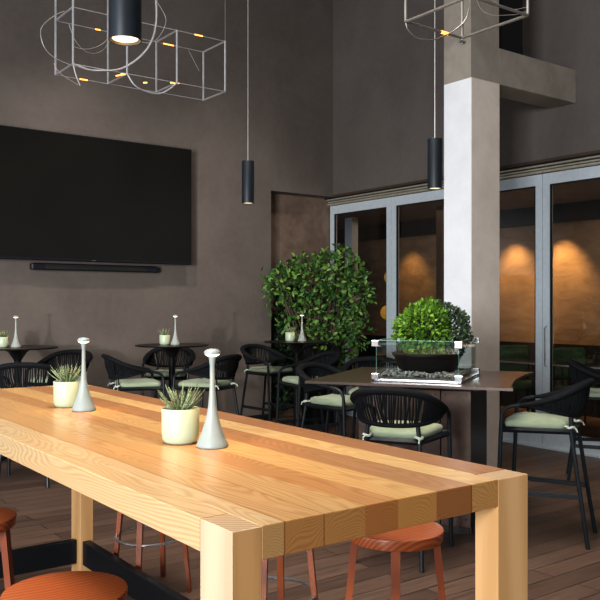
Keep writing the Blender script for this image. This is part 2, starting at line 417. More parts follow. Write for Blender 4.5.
# top: slab split round the corner posts so that their end grain shows
top=MB()
xs=[.855,.926,1.656,1.777]; 
top.box(.926,1.656,TY0,TY1,zb,zt,.0015)
top.box(.855,.926,1.496,4.29,zb,zt,.0015).box(.929-.003,.93,4.29,TY1,zb,zt)
top.box(1.656,1.777,1.447,4.29,zb,zt,.0015).box(1.656,1.703,4.29,TY1,zb,zt,.0015)
top.build('tabletop',M['table'],tb)
for i,(a,b,c,d) in enumerate(legs):
    # a mesh about its own axis so the rings centre on it
    o=MB(); o.box(a,b,c,d,0,zt-.0005,.0015)
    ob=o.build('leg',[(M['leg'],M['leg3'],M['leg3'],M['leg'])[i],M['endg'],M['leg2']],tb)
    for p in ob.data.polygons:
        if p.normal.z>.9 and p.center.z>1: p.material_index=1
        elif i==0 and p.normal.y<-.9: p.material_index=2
MB().box(.93,1.70,4.335,4.375,.07,.20,.003).build('foot_rail',M['rail'],tb)
MB().box(1.715,1.76,1.447,4.29,.07,.20,.003).build('foot_rail',M['rail'],tb)
MB().box(.93,1.656,1.39,1.43,.07,.20,.003).build('foot_rail',M['rail'],tb)

# ------------------------------------------------------------------ round wooden stools at the communal table
def stoolwood():
    return wood_grain('red_brown_stool',(.27,.060,.018),(.42,.115,.034),(1.6,24,24),.36,14.,3.,.12,(8,260,260))
M['stool']=stoolwood()
M['stoolleg']=wood_grain('red_brown_leg',(.19,.045,.016),(.29,.075,.025),(30,30,3),.35,5,2.,.2)
def make_stool():
    t=empty('round_stool')
    R=.165
    prof=[(0,.695),(R*.96,.695),(R*.975,.697),(R,.727),(R*.99,.731),(R*.95,.7325),(R*.5,.728),(0,.7265)]
    MB().lathe(prof,48).build('seat',M['stool'],t)
    for k in range(4):
        a=pi/4+k*pi/2; b=MB()
        p0=Vector((cos(a)*.138,sin(a)*.138,.700)); p1=Vector((cos(a)*.208,sin(a)*.208,0))
        n0=Vector((-sin(a),cos(a),0)); r0=Vector((cos(a),sin(a),0))
        vs=[]
        for p,w in ((p0,.0155),(p1,.0125)):
            for s,q in ((-1,-1),(1,-1),(1,1),(-1,1)): vs.append(p+n0*(s*w)+r0*(q*w*.8))
        b.add(vs,[[3,2,1,0],[4,5,6,7],[0,1,5,4],[1,2,6,5],[2,3,7,6],[3,0,4,7]]); b.build('leg',M['stoolleg'],t,30)
    r=.176+.006
    MB().tube([(cos(a)*r,sin(a)*r,.285) for a in [2*pi*k/48 for k in range(48)]],.0075,10,closed=True).build('foot_ring',M['steel'],t)
    return tag(t,'round red-brown wooden stool nearest the camera at bottom left','stool','round wooden stools at the communal table')
st=make_stool(); st.location=(.803,2.128,0); st.rotation_euler.z=0.03
G2='round wooden stools at the communal table'
for (x,y,rz,l) in ((.80,3.07,.0,'round red-brown wooden stool cut off by the left edge of the photo'),
                   (1.94,2.05,.03,'round wooden stool under the right end of the plank table, seat half in view'),
                   (1.96,2.82,-.03,'round wooden stool beyond the near corner post of the plank table, seat hidden'),
                   (1.935,3.90,.0,'round wooden stool behind the black foot rail, steel ring visible')):
    clone(st,(x,y,0),rz,l)

# ------------------------------------------------------------------ rope-back bar stools
def make_chair():
    t=empty('bar_stool')
    for s in (-1,1):
        pts=bez([(s*.245,.268,0),(s*.243,.245,.45),(s*.241,.232,.76),(s*.241,.222,.815),(s*.243,.185,.850),(s*.247,.115,.866)],6)
        MB().tube(pts,.0135,10).build('leg',M['frame'],t)
        MB().tube([(s*.200,-.285,0),(s*.160,-.180,.70),(s*.148,-.178,.81)],.0135,10).build('leg',M['frame'],t)
    f=MB()
    fr=[(-.236,.235),(.236,.235),(.162,-.178),(-.162,-.178)]
    for i in range(4):
        a,b=fr[i],fr[(i+1)%4]; f.tube([(a[0],a[1],.705),(b[0],b[1],.705)],.018,4)
    f.box(-.16,.16,-.17,.22,.705,.716)
    f.build('seat_frame',M['frame'],t)
    g=MB()
    for s in (-1,1): g.box(-.006,.006,0,sqrt(.06**2+.49**2),.295,.325,.001,M=Matrix.Translation((s*.184,-.241,0))@Matrix.Rotation(-s*.122,4,'Z'))
    g.tube([(-.243,.253,.31),(.243,.253,.31)],.012,8)
    g.build('footrest',M['frame'],t)
    # cushion: puffy rounded trapezoid
    n=18; vs=[];fs=[]
    for layer,(zz,sc) in enumerate(((.717,.96),(.727,1.0),(.745,1.01),(.760,.97),(.768,.86),(.772,.5))):
        for k in range(48):
            a=2*pi*k/48; ca,sa=cos(a),sin(a); e=.28
            x=math.copysign(abs(ca)**e,ca); y=math.copysign(abs(sa)**e,sa)
            w=.225 if y>0 else .225-.035*(-y)
            w=.222-.055*(1-y)/2
            vs.append((x*w*sc,y*.195*sc+.035,zz+.003*sin(5*a)))
    vs.append((0,.035,.770))
    for i in range(5):
        for k in range(48): l=(k+1)%48; fs.append([i*48+k,i*48+l,(i+1)*48+l,(i+1)*48+k])
    for k in range(48): fs.append([5*48+k,5*48+(k+1)%48,288])
    fs.append(list(range(48))[::-1])
    cu=MB().add(vs,fs).build('cushion',M['cushion'],t,60)
    for s in (-1,1):
        q=MB(); q.tube([(s*.156+.021*cos(a),-.180+.021*sin(a),.733+.004*sin(2*a)) for a in [2*pi*k/16 for k in range(16)]],.008,6,closed=True)
        q.tube([(s*.156,-.160,.733),(s*.145,-.125,.742)],.007,6); q.tube([(s*.156,-.200,.733),(s*.168,-.214,.722),(s*.166,-.220,.705)],.005,6)
        q.build('tie',M['tie'],cu)
    half=[(.247,.115,.866),(.255,.03,.880),(.257,-.06,.905),(.240,-.15,.942),(.190,-.222,.978),(.10,-.262,.998),(0,-.274,1.003)]
    hb=[(.250,.055,.862),(.248,-.02,.850),(.236,-.09,.833),(.200,-.150,.818),(.148,-.192,.808),(.075,-.216,.802),(0,-.222,.800)]
    def full(h):
        L=h+[(-x,y,z) for x,y,z in h[-2::-1]]
        return bez(L,8)
    tp=full(half); bt=full(hb)
    nrs=len(tp); rr=[.016+.015*min(1,min(i,nrs-1-i)/14.) for i in range(nrs)]
    MB().tube(tp,rr,10,sy=.7).build('back_rim',M['rope'],t,60)
    MB().tube(bt,.0145,8).build('back_rim',M['rope'],t,60)
    k=84; a=resample(tp,k); b=resample(bt,k); w=MB()
    rng=random.Random(3)
    for i in range(3,k-3):
        j=min(k-1,max(0,i+rng.choice((-2,-1,0,1,2))))
        p,q=a[i],b[j]; out=Vector((p.x,p.y,0)).normalized()*.012
        m=(p+q)/2+out
        w.tube([p,m,q],.0054,5)
        # wrapping near the side, where the cords lie close
        if i<24 or i>k-25: 
            p2=(a[i]+a[i+1])/2; q2=(b[i]+b[min(k-1,i+1)])/2; w.tube([p2,(p2+q2)/2+out,q2],.0054,5)
    w.build('rope_weave',M['rope'],t,60)
    return tag(t,'x','stool','charcoal rope-back bar stools with sage cushions')
def face(fx,fy): return atan2(-fx,fy)
def camdir(r,f): return (.598*f+.801*r,.801*f-.598*r)
ch=make_chair()
ch.location=(4.44,3.286,0); ch.rotation_euler.z=face(-.46,.888)
ch['label']='rope-back bar stool right of the fire table, seen from the side down to its feet'
e1=(.527,-.85); e2=(.85,.527)
spots=[('J',3.417,3.562,(.861,.507),'rope-back bar stool in front of the fire table, back turned to the camera'),
 ('I',4.09,5.00,camdir(.80,-.6),'rope-back bar stool tucked at the left corner of the fire table'),
 ('M',4.78,5.33,camdir(-.1,-1),'rope-back bar stool behind the fire table, only its top rim showing'),
 ('A',2.305,6.91,camdir(-.1,1),'rope-back bar stool at far left with its back to the camera'),
 ('B',2.99,8.06,camdir(-.3,-.95),'rope-back bar stool against the wall under the television, behind the farther succulent'),
 ('C',3.40,7.22,camdir(.92,.38),'rope-back bar stool left of the middle round table, facing right'),
 ('D',4.20,8.04,camdir(0,-1),'rope-back bar stool behind the middle round table, facing the camera'),
 ('E',3.97,6.78,camdir(-.88,.45),'rope-back bar stool right of the middle round table, behind the near table lamp'),
 ('F',5.37,7.82,camdir(.75,-.65),'rope-back bar stool left of the round table by the bush'),
 ('G',4.955,6.47,camdir(-.9,-.44),'rope-back bar stool in front of the round table by the bush, facing left'),
 ('H',6.06,7.76,camdir(-.1,-1),'rope-back bar stool behind the round table, right under the leafy bush'),
 ('L',6.22,4.02,camdir(.95,-.3),'rope-back bar stool beside the glass doors, cut by the right edge')]
for n,x,y,d,l in spots: clone(ch,(x,y,0),face(*d),l)

# ------------------------------------------------------------------ fire table
ft=empty('fire_table',(4.083,4.003,0),radians(-58.2),'square bronze metal fire table with glass guard in front of the white column','table')
hs=.66; mb=MB(); out=[]
cs=[(-hs,-.635),(hs,-.635),(hs,.635),(-hs,.635)]
for i in range(4):
    a=Vector(cs[i]); b=Vector(cs[(i+1)%4]); n=Vector((-(b-a).y,(b-a).x)).normalized()
    for k in range(12):
        t=k/12; p=a.lerp(b,t)+n*((.055 if i==1 else .006)*4*t*(1-t)); out.append(p)
N_=len(out)
vs=[(p.x,p.y,1.0) for p in out]+[(p.x,p.y,.984) for p in out]
mb.add(vs,[list(range(N_)),list(range(2*N_-1,N_-1,-1))]+[[k,(k+1)%N_,(k+1)%N_+N_,k+N_] for k in range(N_)])
mb.build('tabletop',M['firetop'],ft,30)
MB().box(-.44,.42,-.34,.42,.945,.984,.003).build('apron',M['darkbronze'],ft)
MB().box(-.395,.335,-.24,.40,.0,.945).build('core',M['darkbronze'],ft)
for a,b in ((-.41,-.245),(-.24,.150),(.155,.35)):
    p=MB().box(a,b,-.265,-.24,.05,.935,.002).build('panel',M['panel'],ft)
    s=MB()
    for x in (a+.03,b-.03):
        for z in (.10,.905): s.lathe([(.006,0),(.006,.002),(0,.003)],10,(x,0,0))
    s=MB()
    for x in (a+.03,b-.03):
        for z in (.10,.905): s.box(x-.004,x+.004,-.268,-.265,z-.004,z+.004,.001)
    s.build('screw',M['blackmat'],p)
MB().box(.336,.35,-.238,.41,.0,.94,.002).build('side_panel',M['darkbronze'],ft)
# burner tray, gravel, guard
bx0,bx1,by0,by1=-.226,.312,-.479,.17
# guard is centred on the tray near the front of the top
cxm=(bx0+bx1)/2; cym=(by0+by1)/2
MB().box(bx0-.03,bx1+.03,by0-.03,by1+.03,1.0,1.004,.001).build('burner_plate',M['darkbronze'],ft)
frm=MB()
for (a,b,c,d) in ((bx0,bx1,by0-.012,by0+.012),(bx0,bx1,by1-.012,by1+.012),(bx0-.012,bx0+.012,by0,by1),(bx1-.012,bx1+.012,by0,by1)): frm.box(a,b,c,d,1.004,1.016,.001)
frm.build('base_rail',M['steel'],ft)
gv=MB(); rg=random.Random(5)
for i in range(900):
    x=rg.uniform(bx0+.02,bx1-.02); y=rg.uniform(by0+.02,by1-.02); r=rg.uniform(.007,.014)
    z=1.022+.022*rg.random()+.015*rg.random()
    bm=bmesh.new(); bmesh.ops.create_icosphere(bm,subdivisions=1,radius=r)
    for v in bm.verts: v.co*=rg.uniform(.75,1.2)
    bm.verts.index_update(); gv.add([(v.co.x+x,v.co.y+y,v.co.z*.7+z) for v in bm.verts],[[v.index for v in f.verts] for f in bm.faces]); bm.free()
o=gv.build('gravel',M['gravel'],ft,None); o['kind']='stuff'
MB().box(bx0+.01,bx1-.01,by0+.01,by1-.01,1.004,1.03).build('burner_tray',M['darkbronze'],ft)
gz0,gz1=1.012,1.265
for (a,b,c,d) in ((bx0,bx1,by0,by0+.006),(bx0,bx1,by1-.006,by1),(bx0,bx0+.006,by0+.007,by1-.007),(bx1-.006,bx1,by0+.007,by1-.007)):
    if b-a>d-c: q=[(a,(c+d)/2,gz0),(b,(c+d)/2,gz0),(b,(c+d)/2,gz1),(a,(c+d)/2,gz1)]
    else: q=[((a+b)/2,c,gz0),((a+b)/2,d,gz0),((a+b)/2,d,gz1),((a+b)/2,c,gz1)]
    gp=MB().add(q,[[0,1,2,3]]).build('glass_panel',M['clear'],ft,None)
    MB().tube([q[0],q[1],q[2],q[3]],.0018,4,closed=True).build('glass_edge',M['gedge'],gp,None)
for x in (bx0,bx1):
    for y in (by0,by1):
        for z in (gz0+.02,gz1-.02):
            MB().box(x-.024,x+.024,y-.024,y+.024,z-.020,z+.020,.003).build('corner_clip',M['chrome'],ft)
Mft=Matrix.Translation((4.083,4.003,0))@Matrix.Rotation(radians(-58.2),4,'Z')
def FT(x,y,z): return Mft@Vector((x,y,z))

# planter bowl with shrub inside the guard
pc=FT(.04,-.15,1.045)
pl=empty('planted_bowl',pc,radians(-36.7),'black bowl of bright green shrub standing inside the glass fire guard','plant')
MB().lathe([(0,0),(.17,0),(.20,.03),(.222,.10),(.238,.112),(.240,.128),(.228,.130),(.215,.11),(.19,.10),(0,.10)],40,sy=.95).build('bowl',M['black'],pl)
def clump(mb,c,rx,ry,rz,n,L,W,seed,zmin=-9,base=None,jit=.5,amp=.22):
    r=random.Random(seed)
    for i in range(n):
        while True:
            d=Vector((r.gauss(0,1),r.gauss(0,1),r.gauss(0,1))).normalized()
            q=Vector((d.x*rx,d.y*ry,d.z*rz))*(.55+.45*r.random()**.5)
            q*=1+amp*noise.noise(d*2.3+Vector((seed,0,0)))
            if q.z>zmin: break
        p=Vector(c)+q
        dd=(d+Vector((r.uniform(-jit,jit),r.uniform(-jit,jit),r.uniform(-jit,jit)+.15))).normalized()
        up=(d+Vector((0,0,.6))+Vector((r.uniform(-.4,.4),)*3)).normalized()
        s=r.uniform(.7,1.15); mb.leaf(p,dd,up,L*s,W*s)
f1=MB(); clump(f1,(-.03,-.03,.27),.185,.17,.195,1900,.034,.024,11,-.14,jit=.8); f1.build('foliage',M['box'],pl,'leaf')
f2=MB(); clump(f2,(.12,.07,.27),.18,.18,.19,2600,.028,.019,12,-.14,jit=.8); f2.build('foliage',M['box2'],pl,'leaf')
b=MB(); r=random.Random(4)
for i in range(16):
    a=r.uniform(0,2*pi); q=r.uniform(.05,.14)
    b.tube([(cos(a)*.03,sin(a)*.02,.09),(cos(a)*q*.6,sin(a)*q*.5,.2),(cos(a)*q,sin(a)*q,.34)],.003,5)
b.build('stem',M['bark'],pl)

# ------------------------------------------------------------------ round bar tables
def make_round():
    t=empty('round_bar_table')
    MB().lathe([(0,1.066),(.36,1.066),(.375,1.070),(.378,1.076),(.373,1.08),(0,1.08)],56).build('tabletop',M['black'],t)
    MB().lathe([(.033,.03),(.033,.94),(.04,.96),(.09,1.035),(.13,1.055),(.14,1.066)],24).build('pedestal',M['black'],t)
    b=MB()
    for k in range(4):
        a=k*pi/2+.6; b.tube([(cos(a)*.02,sin(a)*.02,.06),(cos(a)*.2,sin(a)*.2,.035),(cos(a)*.33,sin(a)*.33,.012)],[.026,.018,.012],8)
    b.lathe([(.05,.0),(.05,.05),(.034,.08)],20)
    b.build('base',M['black'],t)
    return tag(t,'x','table','small round black bar tables along the wall')
rt=make_round(); rt.location=(2.543,8.0,0); rt['label']='small round black bar table at far left, partly out of the photo'
clone(rt,(3.968,7.521,0),.5,'small round black bar table in the middle, near the right end of the television')
clone(rt,(5.476,7.393,0),.2,'small round black bar table in front of the leafy bush')

# ------------------------------------------------------------------ table lamps
def make_lamp():
    t=empty('table_lamp')
    prof=[(0,0),(.047,0),(.0505,.003),(.0505,.007),(.0455,.017),(.0350,.043),(.0260,.070),(.0185,.098),(.0130,.130),(.0096,.168),(.0078,.215),(.0080,.255),(.0105,.277),(.0125,.284),(0,.284)]
    MB().lathe(prof,36).build('base',M['lampw'],t,60)
    MB().lathe([(0,.284),(.013,.284),(.021,.2885),(.0245,.2925),(0,.2925)],32).build('light_ring',M['glow'],t,60)
    MB().lathe([(0,.2925),(.0255,.2925),(.0265,.2955),(.0250,.301),(.019,.3060),(.010,.3085),(0,.3095)],36).build('lamp_head',M['lampw'],t,60)
    return tag(t,'x','lamp','slim cordless table lamps')
la=make_lamp(); la.location=(1.314,2.222,1.0505); la['label']='slim pale trumpet-shaped lamp on the plank table, the nearer of two'
clone(la,(1.325,3.30,1.0505),0,'slim pale trumpet-shaped lamp on the plank table, the farther of two')
clone(la,(2.514,7.964,1.0805),0,'slim cordless lamp on the far left round table')
clone(la,(3.99,7.49,1.0805),0,'slim cordless lamp on the middle round table')
clone(la,(5.50,7.33,1.0805),0,'slim cordless lamp on the round table by the bush')

# ------------------------------------------------------------------ potted succulents
def make_pot(seed=1,spread=1.0):
    t=empty('potted_succulent')
    MB().lathe([(0,0),(.046,0),(.053,.004),(.058,.013),(.0605,.03),(.0615,.110),(.0600,.1125),(.0575,.111),(.0565,.098),(.03,.097),(0,.097)],40).build('pot',M['pot'],t,50)
    MB().lathe([(0,.0985),(.03,.0995),(.056,.0975)],24).build('soil',M['soil'],t)
    m=MB(); r=random.Random(seed)
    for i in range(50):
        ring=i/50; az=i*2.399963+r.uniform(-.15,.15); el=radians(84-64*ring*spread)+r.uniform(-.1,.1)
        L=.060+.034*r.random()+(.008 if ring>.3 else 0)
        d=Vector((cos(az)*cos(el),sin(az)*cos(el),sin(el)))
        s=Vector((-sin(az),cos(az),0)); nn=s.cross(d); p=Vector((cos(az)*.006,sin(az)*.006,.098))
        vs=[];W=.0045
        segs=[(0,.8),(.25,1.),(.5,.8),(.75,.45),(.93,.15)]
        for tt,w in segs:
            c=p+d*(L*tt)+Vector((0,0,1))*(.018*tt*tt)*(1 if ring>.4 else 0)
            vs+=[c-s*(W*w)+nn*(-.0016), c+nn*(-.004*w)*-1*.0, c+s*(W*w)+nn*(-.0016), c-nn*(-.004*w)]
        vs.append(p+d*L+Vector((0,0,.02 if ring>.4 else 0)))
        fs=[]
        for a in range(4):
            for k in range(4):
                l=(k+1)%4; fs.append([a*4+k,a*4+l,a*4+4+l,a*4+4+k])
        for k in range(4): fs.append([16+k,16+(k+1)%4,20])
        m.add(vs,fs)
    m.build('succulent',M['aloe'],t,60)
    return tag(t,'x','plant','succulents in pale green pots')
p1=make_pot(1); p1.location=(1.272,2.353,1.0505); p1['label']='spiky succulent in pale green pot on the plank table, the nearer of two'
p2=make_pot(5); p2.location=(1.322,3.475,1.0505); p2.rotation_euler.z=1.; p2['label']='spiky succulent in pale green pot on the plank table, the farther of two'
clone(p2,(2.41,8.04,1.0805),2.,'small succulent in pale pot on the far left round table',scale=.9)
clone(p2,(3.91,7.57,1.0805),0.4,'small succulent in pale pot on the middle round table',scale=.9)
clone(p2,(5.40,7.42,1.0805),3.,'small succulent in pale pot on the round table by the bush',scale=.9)

# ------------------------------------------------------------------ television and soundbar
tv=empty('television',(3.525,YW-.003,0),0,'large black wall-mounted television above a soundbar','television')
MB().box(-1.215,1.215,-.14,-.08,1.962,3.327,.008).build('casing',M['tvbody'],tv)
MB().box(-.35,.35,-.08,0,2.3,3.0).build('wall_bracket',M['blackmat'],tv)
def screen_mat():
    N=NT('dark_screen'); N.b.inputs['Base Color'].default_value=(.010,.010,.009,1); N.b.inputs['Roughness'].default_value=.28; N.b.inputs['Specular IOR Level'].default_value=.45
    n=N.noise(N.co(),1.5,2); N.l(N.ramp(n,[(.3,(.009,.009,.008)),(.7,(.013,.012,.010))]),N.b.inputs['Base Color']); return N.m
MB().box(-1.205,1.205,-.143,-.1405,1.990,3.318).build('screen',screen_mat(),tv,None)
MB().box(-.022,.022,-.144,-.1405,1.972,1.978).build('badge',M['steel'],tv,None)
so=empty('soundbar',(3.59,YW-.003,0),0,'slim dark soundbar on the wall just below the television','soundbar')
MB().box(-.73,.73,-.10,-.01,1.862,1.935,.012).build('body',M['tvbody'],so)
MB().box(-.58,.58,-.104,-.099,1.872,1.925,.002).build('grille',M['blackmat'],so)

# ------------------------------------------------------------------ pendants
def make_pendant():
    t=empty('pendant_lamp')
    MB().lathe([(.0375,.012),(.045,0),(.0455,.0),(.0455,.305),(.043,.31),(0,.31)],36).build('shade',M['pend'],t)
    MB().lathe([(0,.010),(.036,.006)],28).build('diffuser',M['pglow'],t)
    MB().lathe([(.036,.007),(.0435,.001)],28,cap=False).build('reflector',M['champ'],t)
    MB().tube([(0,0,.31),(0,0,ZC-2.24)],.0028,6).build('cord',M['wire'],t)
    MB().lathe([(0,ZC-2.24-.02),(.05,ZC-2.24-.02),(.05,ZC-2.24)],24).build('ceiling_rose',M['pend'],t)
    return tag(t,'x','lamp','cylinder pendant lamps')
pe=make_pendant(); pe.location=(.977,2.131,2.24); pe['label']='large-looking dark cylinder pendant lamp at top left, nearest the camera'
clone(pe,(3.262,5.006,2.235),0,'dark cylinder pendant on a long thin cord right of the television')
clone(pe,(3.700,3.556,2.215),0,'dark cylinder pendant hanging just left of the white column')

# ------------------------------------------------------------------ wire frame chandeliers
def bar(mb,a,b,r=.0078): mb.tube([a,b],r,6)
def arc(mb,c,r,a0,a1,ax,ay,n=28,rr=.005):
    c=Vector(c); ax=Vector(ax); ay=Vector(ay)
    mb.tube([c+ax*(cos(a)*r)+ay*(sin(a)*r) for a in [a0+(a1-a0)*k/n for k in range(n+1)]],rr,6)
X3=Vector((1,0,0));Y3=Vector((0,1,0));Z3=Vector((0,0,1))
c1=empty('frame_chandelier',(2.10,5.42,3.15),0,'open silver box-frame chandelier with curled rods at top left','chandelier')
xs_=[0,.40,.80,1.22]; D=.335; Hh=.39
fm=MB()
for x in xs_:
    for y in (0,D): bar(fm,(x,y,0),(x,y,Hh))
    bar(fm,(x,0,0),(x,D,0)); bar(fm,(x,0,Hh),(x,D,Hh))
for y in (0,D):
    for z in (0,Hh): bar(fm,(0,y,z),(xs_[-1],y,z),.0035)
fm.build('box_frame',M['rod'],c1)
uf=MB()
for x in (0,.4):
    for y in (0,D): bar(uf,(x,y,Hh),(x,y,1.0))
    bar(uf,(x,0,1.0),(x,D,1.0)); bar(uf,(x,0,.70),(x,D,.70),.004)
for y in (0,D): bar(uf,(0,y,1.0),(.4,y,1.0)); bar(uf,(0,y,.7),(.4,y,.7),.004)
uf.build('box_frame',M['rod'],c1)
hp=MB()
hp.tube(bez([(0,0,0),(.1,0,-.02),(.194,0,-.014),(.366,0,.034),(.537,0,.18),(.62,0,.356),(.637,.02,.6),(.60,.05,.9)],8),.0075,7)
hp.tube(bez([(.40,0,0),(.455,0,-.07),(.53,0,-.10),(.65,0,-.105),(.74,0,-.055),(.80,0,0)],8),.006,7)
hp.build('curved_rod',M['rod'],c1)
MB().tube(bez([(-.06,0,.35),(-.134,0,.30),(-.22,0,.20),(-.206,0,.09),(-.134,0,.021),(.02,0,-.02)],8),.0028,6).build('thin_wire',M['wire'],c1)
MB().tube(bez([(0,0,.12),(.06,0,.115),(.13,0,.13),(.22,0,.185),(.294,.02,.29),(.33,.03,.45)],8),.0022,6).build('thin_wire',M['wire'],c1)
MB().tube(bez([(.01,.1,.30),(.06,.1,.19),(.15,.1,.13),(.25,.1,.16),(.33,.1,.27)],8),.0018,6).build('thin_wire',M['wire'],c1)
MB().tube(bez([(.637,0,.57),(.71,0,.45),(.65,0,.31),(.566,0,.253),(.466,0,.265),(.40,0,.36)],8),.0026,6).build('thin_wire',M['wire'],c1)
MB().tube(bez([(-.05,.1,.62),(.1,.05,.55),(.25,0,.60),(.35,0,.75)],8),.0030,6).build('thin_wire',M['wire'],c1)
MB().tube(bez([(0,0,0),(.02,0,-.07),(.05,0,-.14)],6),.0045,6).build('thin_wire',M['wire'],c1)
MB().tube(bez([(-.134,0,-.02),(-.09,0,-.08),(.037,0,-.14)],6),.003,6).build('thin_wire',M['wire'],c1)
MB().tube(bez([(.90,.0,.26),(.95,0,.18),(.99,.0,.12)],5),.0015,5).build('thin_wire',M['wire'],c1)

for (a,b) in (((.18,D,0),(.24,D,0)),((.36,.10,0),(.40,.0,0)),((.40,.02,.0),(.40,.10,.02)),((.76,.03,0),(.82,0,0)),((1.22,.06,Hh),(1.22,.12,Hh)),((.95,0,Hh),(1.02,0,Hh)),((.86,D,Hh),(.95,D,Hh)),((.30,D,Hh),(.34,D,Hh)),((.44,.0,.62),(.44,.1,.66)),((.54,.0,.60),(.58,0,.66)),((.60,.15,.0),(.62,.13,0))):
    MB().tube([a,b],.0048,6).build('led_strip',M['led'],c1)
wr=MB()
for x,y in ((0,0),(.4,D),(1.22,0)): wr.tube([(x,y,1.0 if x<.5 else Hh),(x,y,ZC-3.15)],.0015,5)
wr.build('suspension_wire',M['wire'],c1)
c2=empty('frame_chandelier',(2.838,2.506,2.90),0,'open bronze-silver box-frame chandelier crossing the column at the top','chandelier')
fm=MB(); D2=.42; W2=.41
for x in (0,W2):
    for y in (0,D2): bar(fm,(x,y,0),(x,y,.62),.008)
    bar(fm,(x,0,0),(x,D2,0),.008); bar(fm,(x,0,.62),(x,D2,.62),.008)
for y in (0,D2):
    for z in (0,.62): bar(fm,(0,y,z),(W2,y,z),.008)
M['dwire']=simple('dull_bronze_rod',(.26,.235,.21),.4,.5)
fm.build('box_frame',M['dwire'],c2)
h=MB(); h.tube([(W2,D2,-.035),(W2,D2,.62)],.006,6); h.tube([(W2-.02,D2,-.02),(W2+.02,D2,-.02)],.009,6)
h.tube(bez([(0,D2,.0),(.015,D2,-.035),(.067,D2,-.062),(.14,D2,-.062),(.217,D2,-.043),(.35,D2-.01,.03),(.43,D2-.02,.12),(.45,D2-.03,.3)],6),.0035,6)
h.tube(bez([(W2,.30,.3),(W2,.24,.16),(W2,.1,.06),(W2,0,.04)],6),.0018,5); h.tube(bez([(W2,.36,.3),(W2,.28,.10),(W2,.1,.03),(W2,0,.02)],6),.0018,5)
h.build('curved_rod',M['dwire'],c2)
MB().tube([(.25,D2,.0),(.30,D2,0)],.0088,6).build('led_strip',M['led'],c2)
wr=MB()
for x,y in ((0,0),(W2,D2)): wr.tube([(x,y,.62),(x,y,ZC-2.90)],.0015,5)
wr.build('suspension_wire',M['wire'],c2)

# ------------------------------------------------------------------ big leafy bush beside the doors
bu=empty('leafy_bush',(6.38,8.15,0),0,'large glossy green bush in a dark planter beside the glass doors','plant')
MB().lathe([(0,0),(.20,0),(.26,.42),(.28,.45),(.265,.46),(.245,.43),(0,.42)],32).build('planter',M['black'],bu)
base=Vector((6.12,7.98,0))
def rel(r,f,z): # offset sideways and away as seen from the seating side
    return Vector((.598*f+.801*r,.801*f-.598*r,z))
tw=MB(); r=random.Random(9)
tips=[]
blobs=[((-.40,-.14,1.72),.30,.26,.26,300),((-.10,0,1.78),.34,.32,.28,460),((.22,0,1.86),.30,.28,.30,420),((.40,0,1.62),.26,.28,.30,360),((.15,0,1.35),.36,.32,.30,420),((-.22,0,1.30),.30,.28,.26,260),((.36,0,1.22),.24,.26,.30,300),((.28,-.05,.95),.20,.2,.24,150),((-.50,-.2,1.78),.15,.15,.14,90),((.05,-.1,1.05),.25,.25,.2,160),((.30,0,2.08),.15,.15,.14,90),((.44,0,1.92),.12,.12,.16,50),((.56,0,1.68),.10,.12,.12,40),((-.22,-.05,2.02),.14,.12,.10,45),((.50,0,1.05),.10,.1,.22,50),((.05,0,2.08),.12,.12,.10,45)]
lf=MB(); base=None
for i,(c,rx,ry,rz,n) in enumerate(blobs):
    cc=rel(*c); cc.z=c[2]
    clump(lf,cc,rx,ry,rz,int(n*.8),.074,.044,20+i,jit=1.0,amp=.75)
    for k in range(4):
        a=r.uniform(0,2*pi); p2=cc+Vector((cos(a)*rx*.7,sin(a)*ry*.7,r.uniform(-.1,.8)*rz))
        s=Vector((r.uniform(-.06,.06),r.uniform(-.06,.06),.42))
        mid=s.lerp(cc,.5)+Vector((r.uniform(-.06,.06),r.uniform(-.06,.06),0))
        tw.tube(bez([s,mid,cc,p2],5),[.013-.0005*q for q in range(16)],6)
tw.build('branch',M['bark'],bu,60); lf.build('foliage',M['leaf'],bu,'leaf')
iv=empty('shaded_creeper',(6.45,8.80,0),0,'dim dark-leaved creeper on the brown niche wall behind the bush','plant')
r=random.Random(31); st_=MB(); l2=MB()
for i in range(26):
    x=r.uniform(-.36,.50); z=.05; pts=[(x,0,z)]; top_=r.uniform(.9,2.05)
    while z<top_:
        z+=.12; x=max(-.38,min(.55,x+r.uniform(-.06,.06))); pts.append((x,r.uniform(-.03,0.0),z))
        for k in range(2 if z>1.5 else 6):
            d=Vector((r.uniform(-1,1),-.5*r.random(),r.uniform(-.6,.8)))
            l2.leaf(Vector(pts[-1]),d,Vector((0,-1,.3)),r.uniform(.06,.10),.055)
    st_.tube(pts,.004,5)
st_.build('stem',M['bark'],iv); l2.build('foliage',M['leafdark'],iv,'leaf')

# ------------------------------------------------------------------ seen dimly through the glass
M['green']=simple('green_upholstery',(.075,.16,.085),.8,var=.15,bump=.2)
def make_arm():
    t=empty('green_armchair')
    MB().box(-.22,.22,-.22,.24,.40,.50,.03).build('seat',M['green'],t,60)
    MB().box(-.21,.21,-.27,-.20,.56,.96,.03).build('backrest',M['green'],t,60)
    for sx in(-1,1):
        for sy in(-1,1): MB().tube([(sx*.19,sy*.19,.41),(sx*.21,sy*.22,0)] if sy>0 else [(sx*.19,-.235,.6),(sx*.19,-.21,.41),(sx*.21,-.24,0)],.014,8).build('leg',M['black'],t)
    return tag(t,'x','chair','green upholstered chairs behind the glass')
ac=make_arm(); ac.location=(8.6,6.72,0); ac.rotation_euler.z=face(-.4,-.9); ac['label']='green upholstered chair behind the glass, just right of the column'
clone(ac,(8.6,5.9,0),face(-.5,-.85),'green upholstered chair behind the glass, farther right near the photo edge')
cn=empty('slim_counter',(8.15,6.2,0),0,'slim counter with pale edge seen through the glass behind the white column','table')
MB().box(-.16,.16,-1.6,1.6,.785,.80,.002).build('counter_top',M['blackmat'],cn)
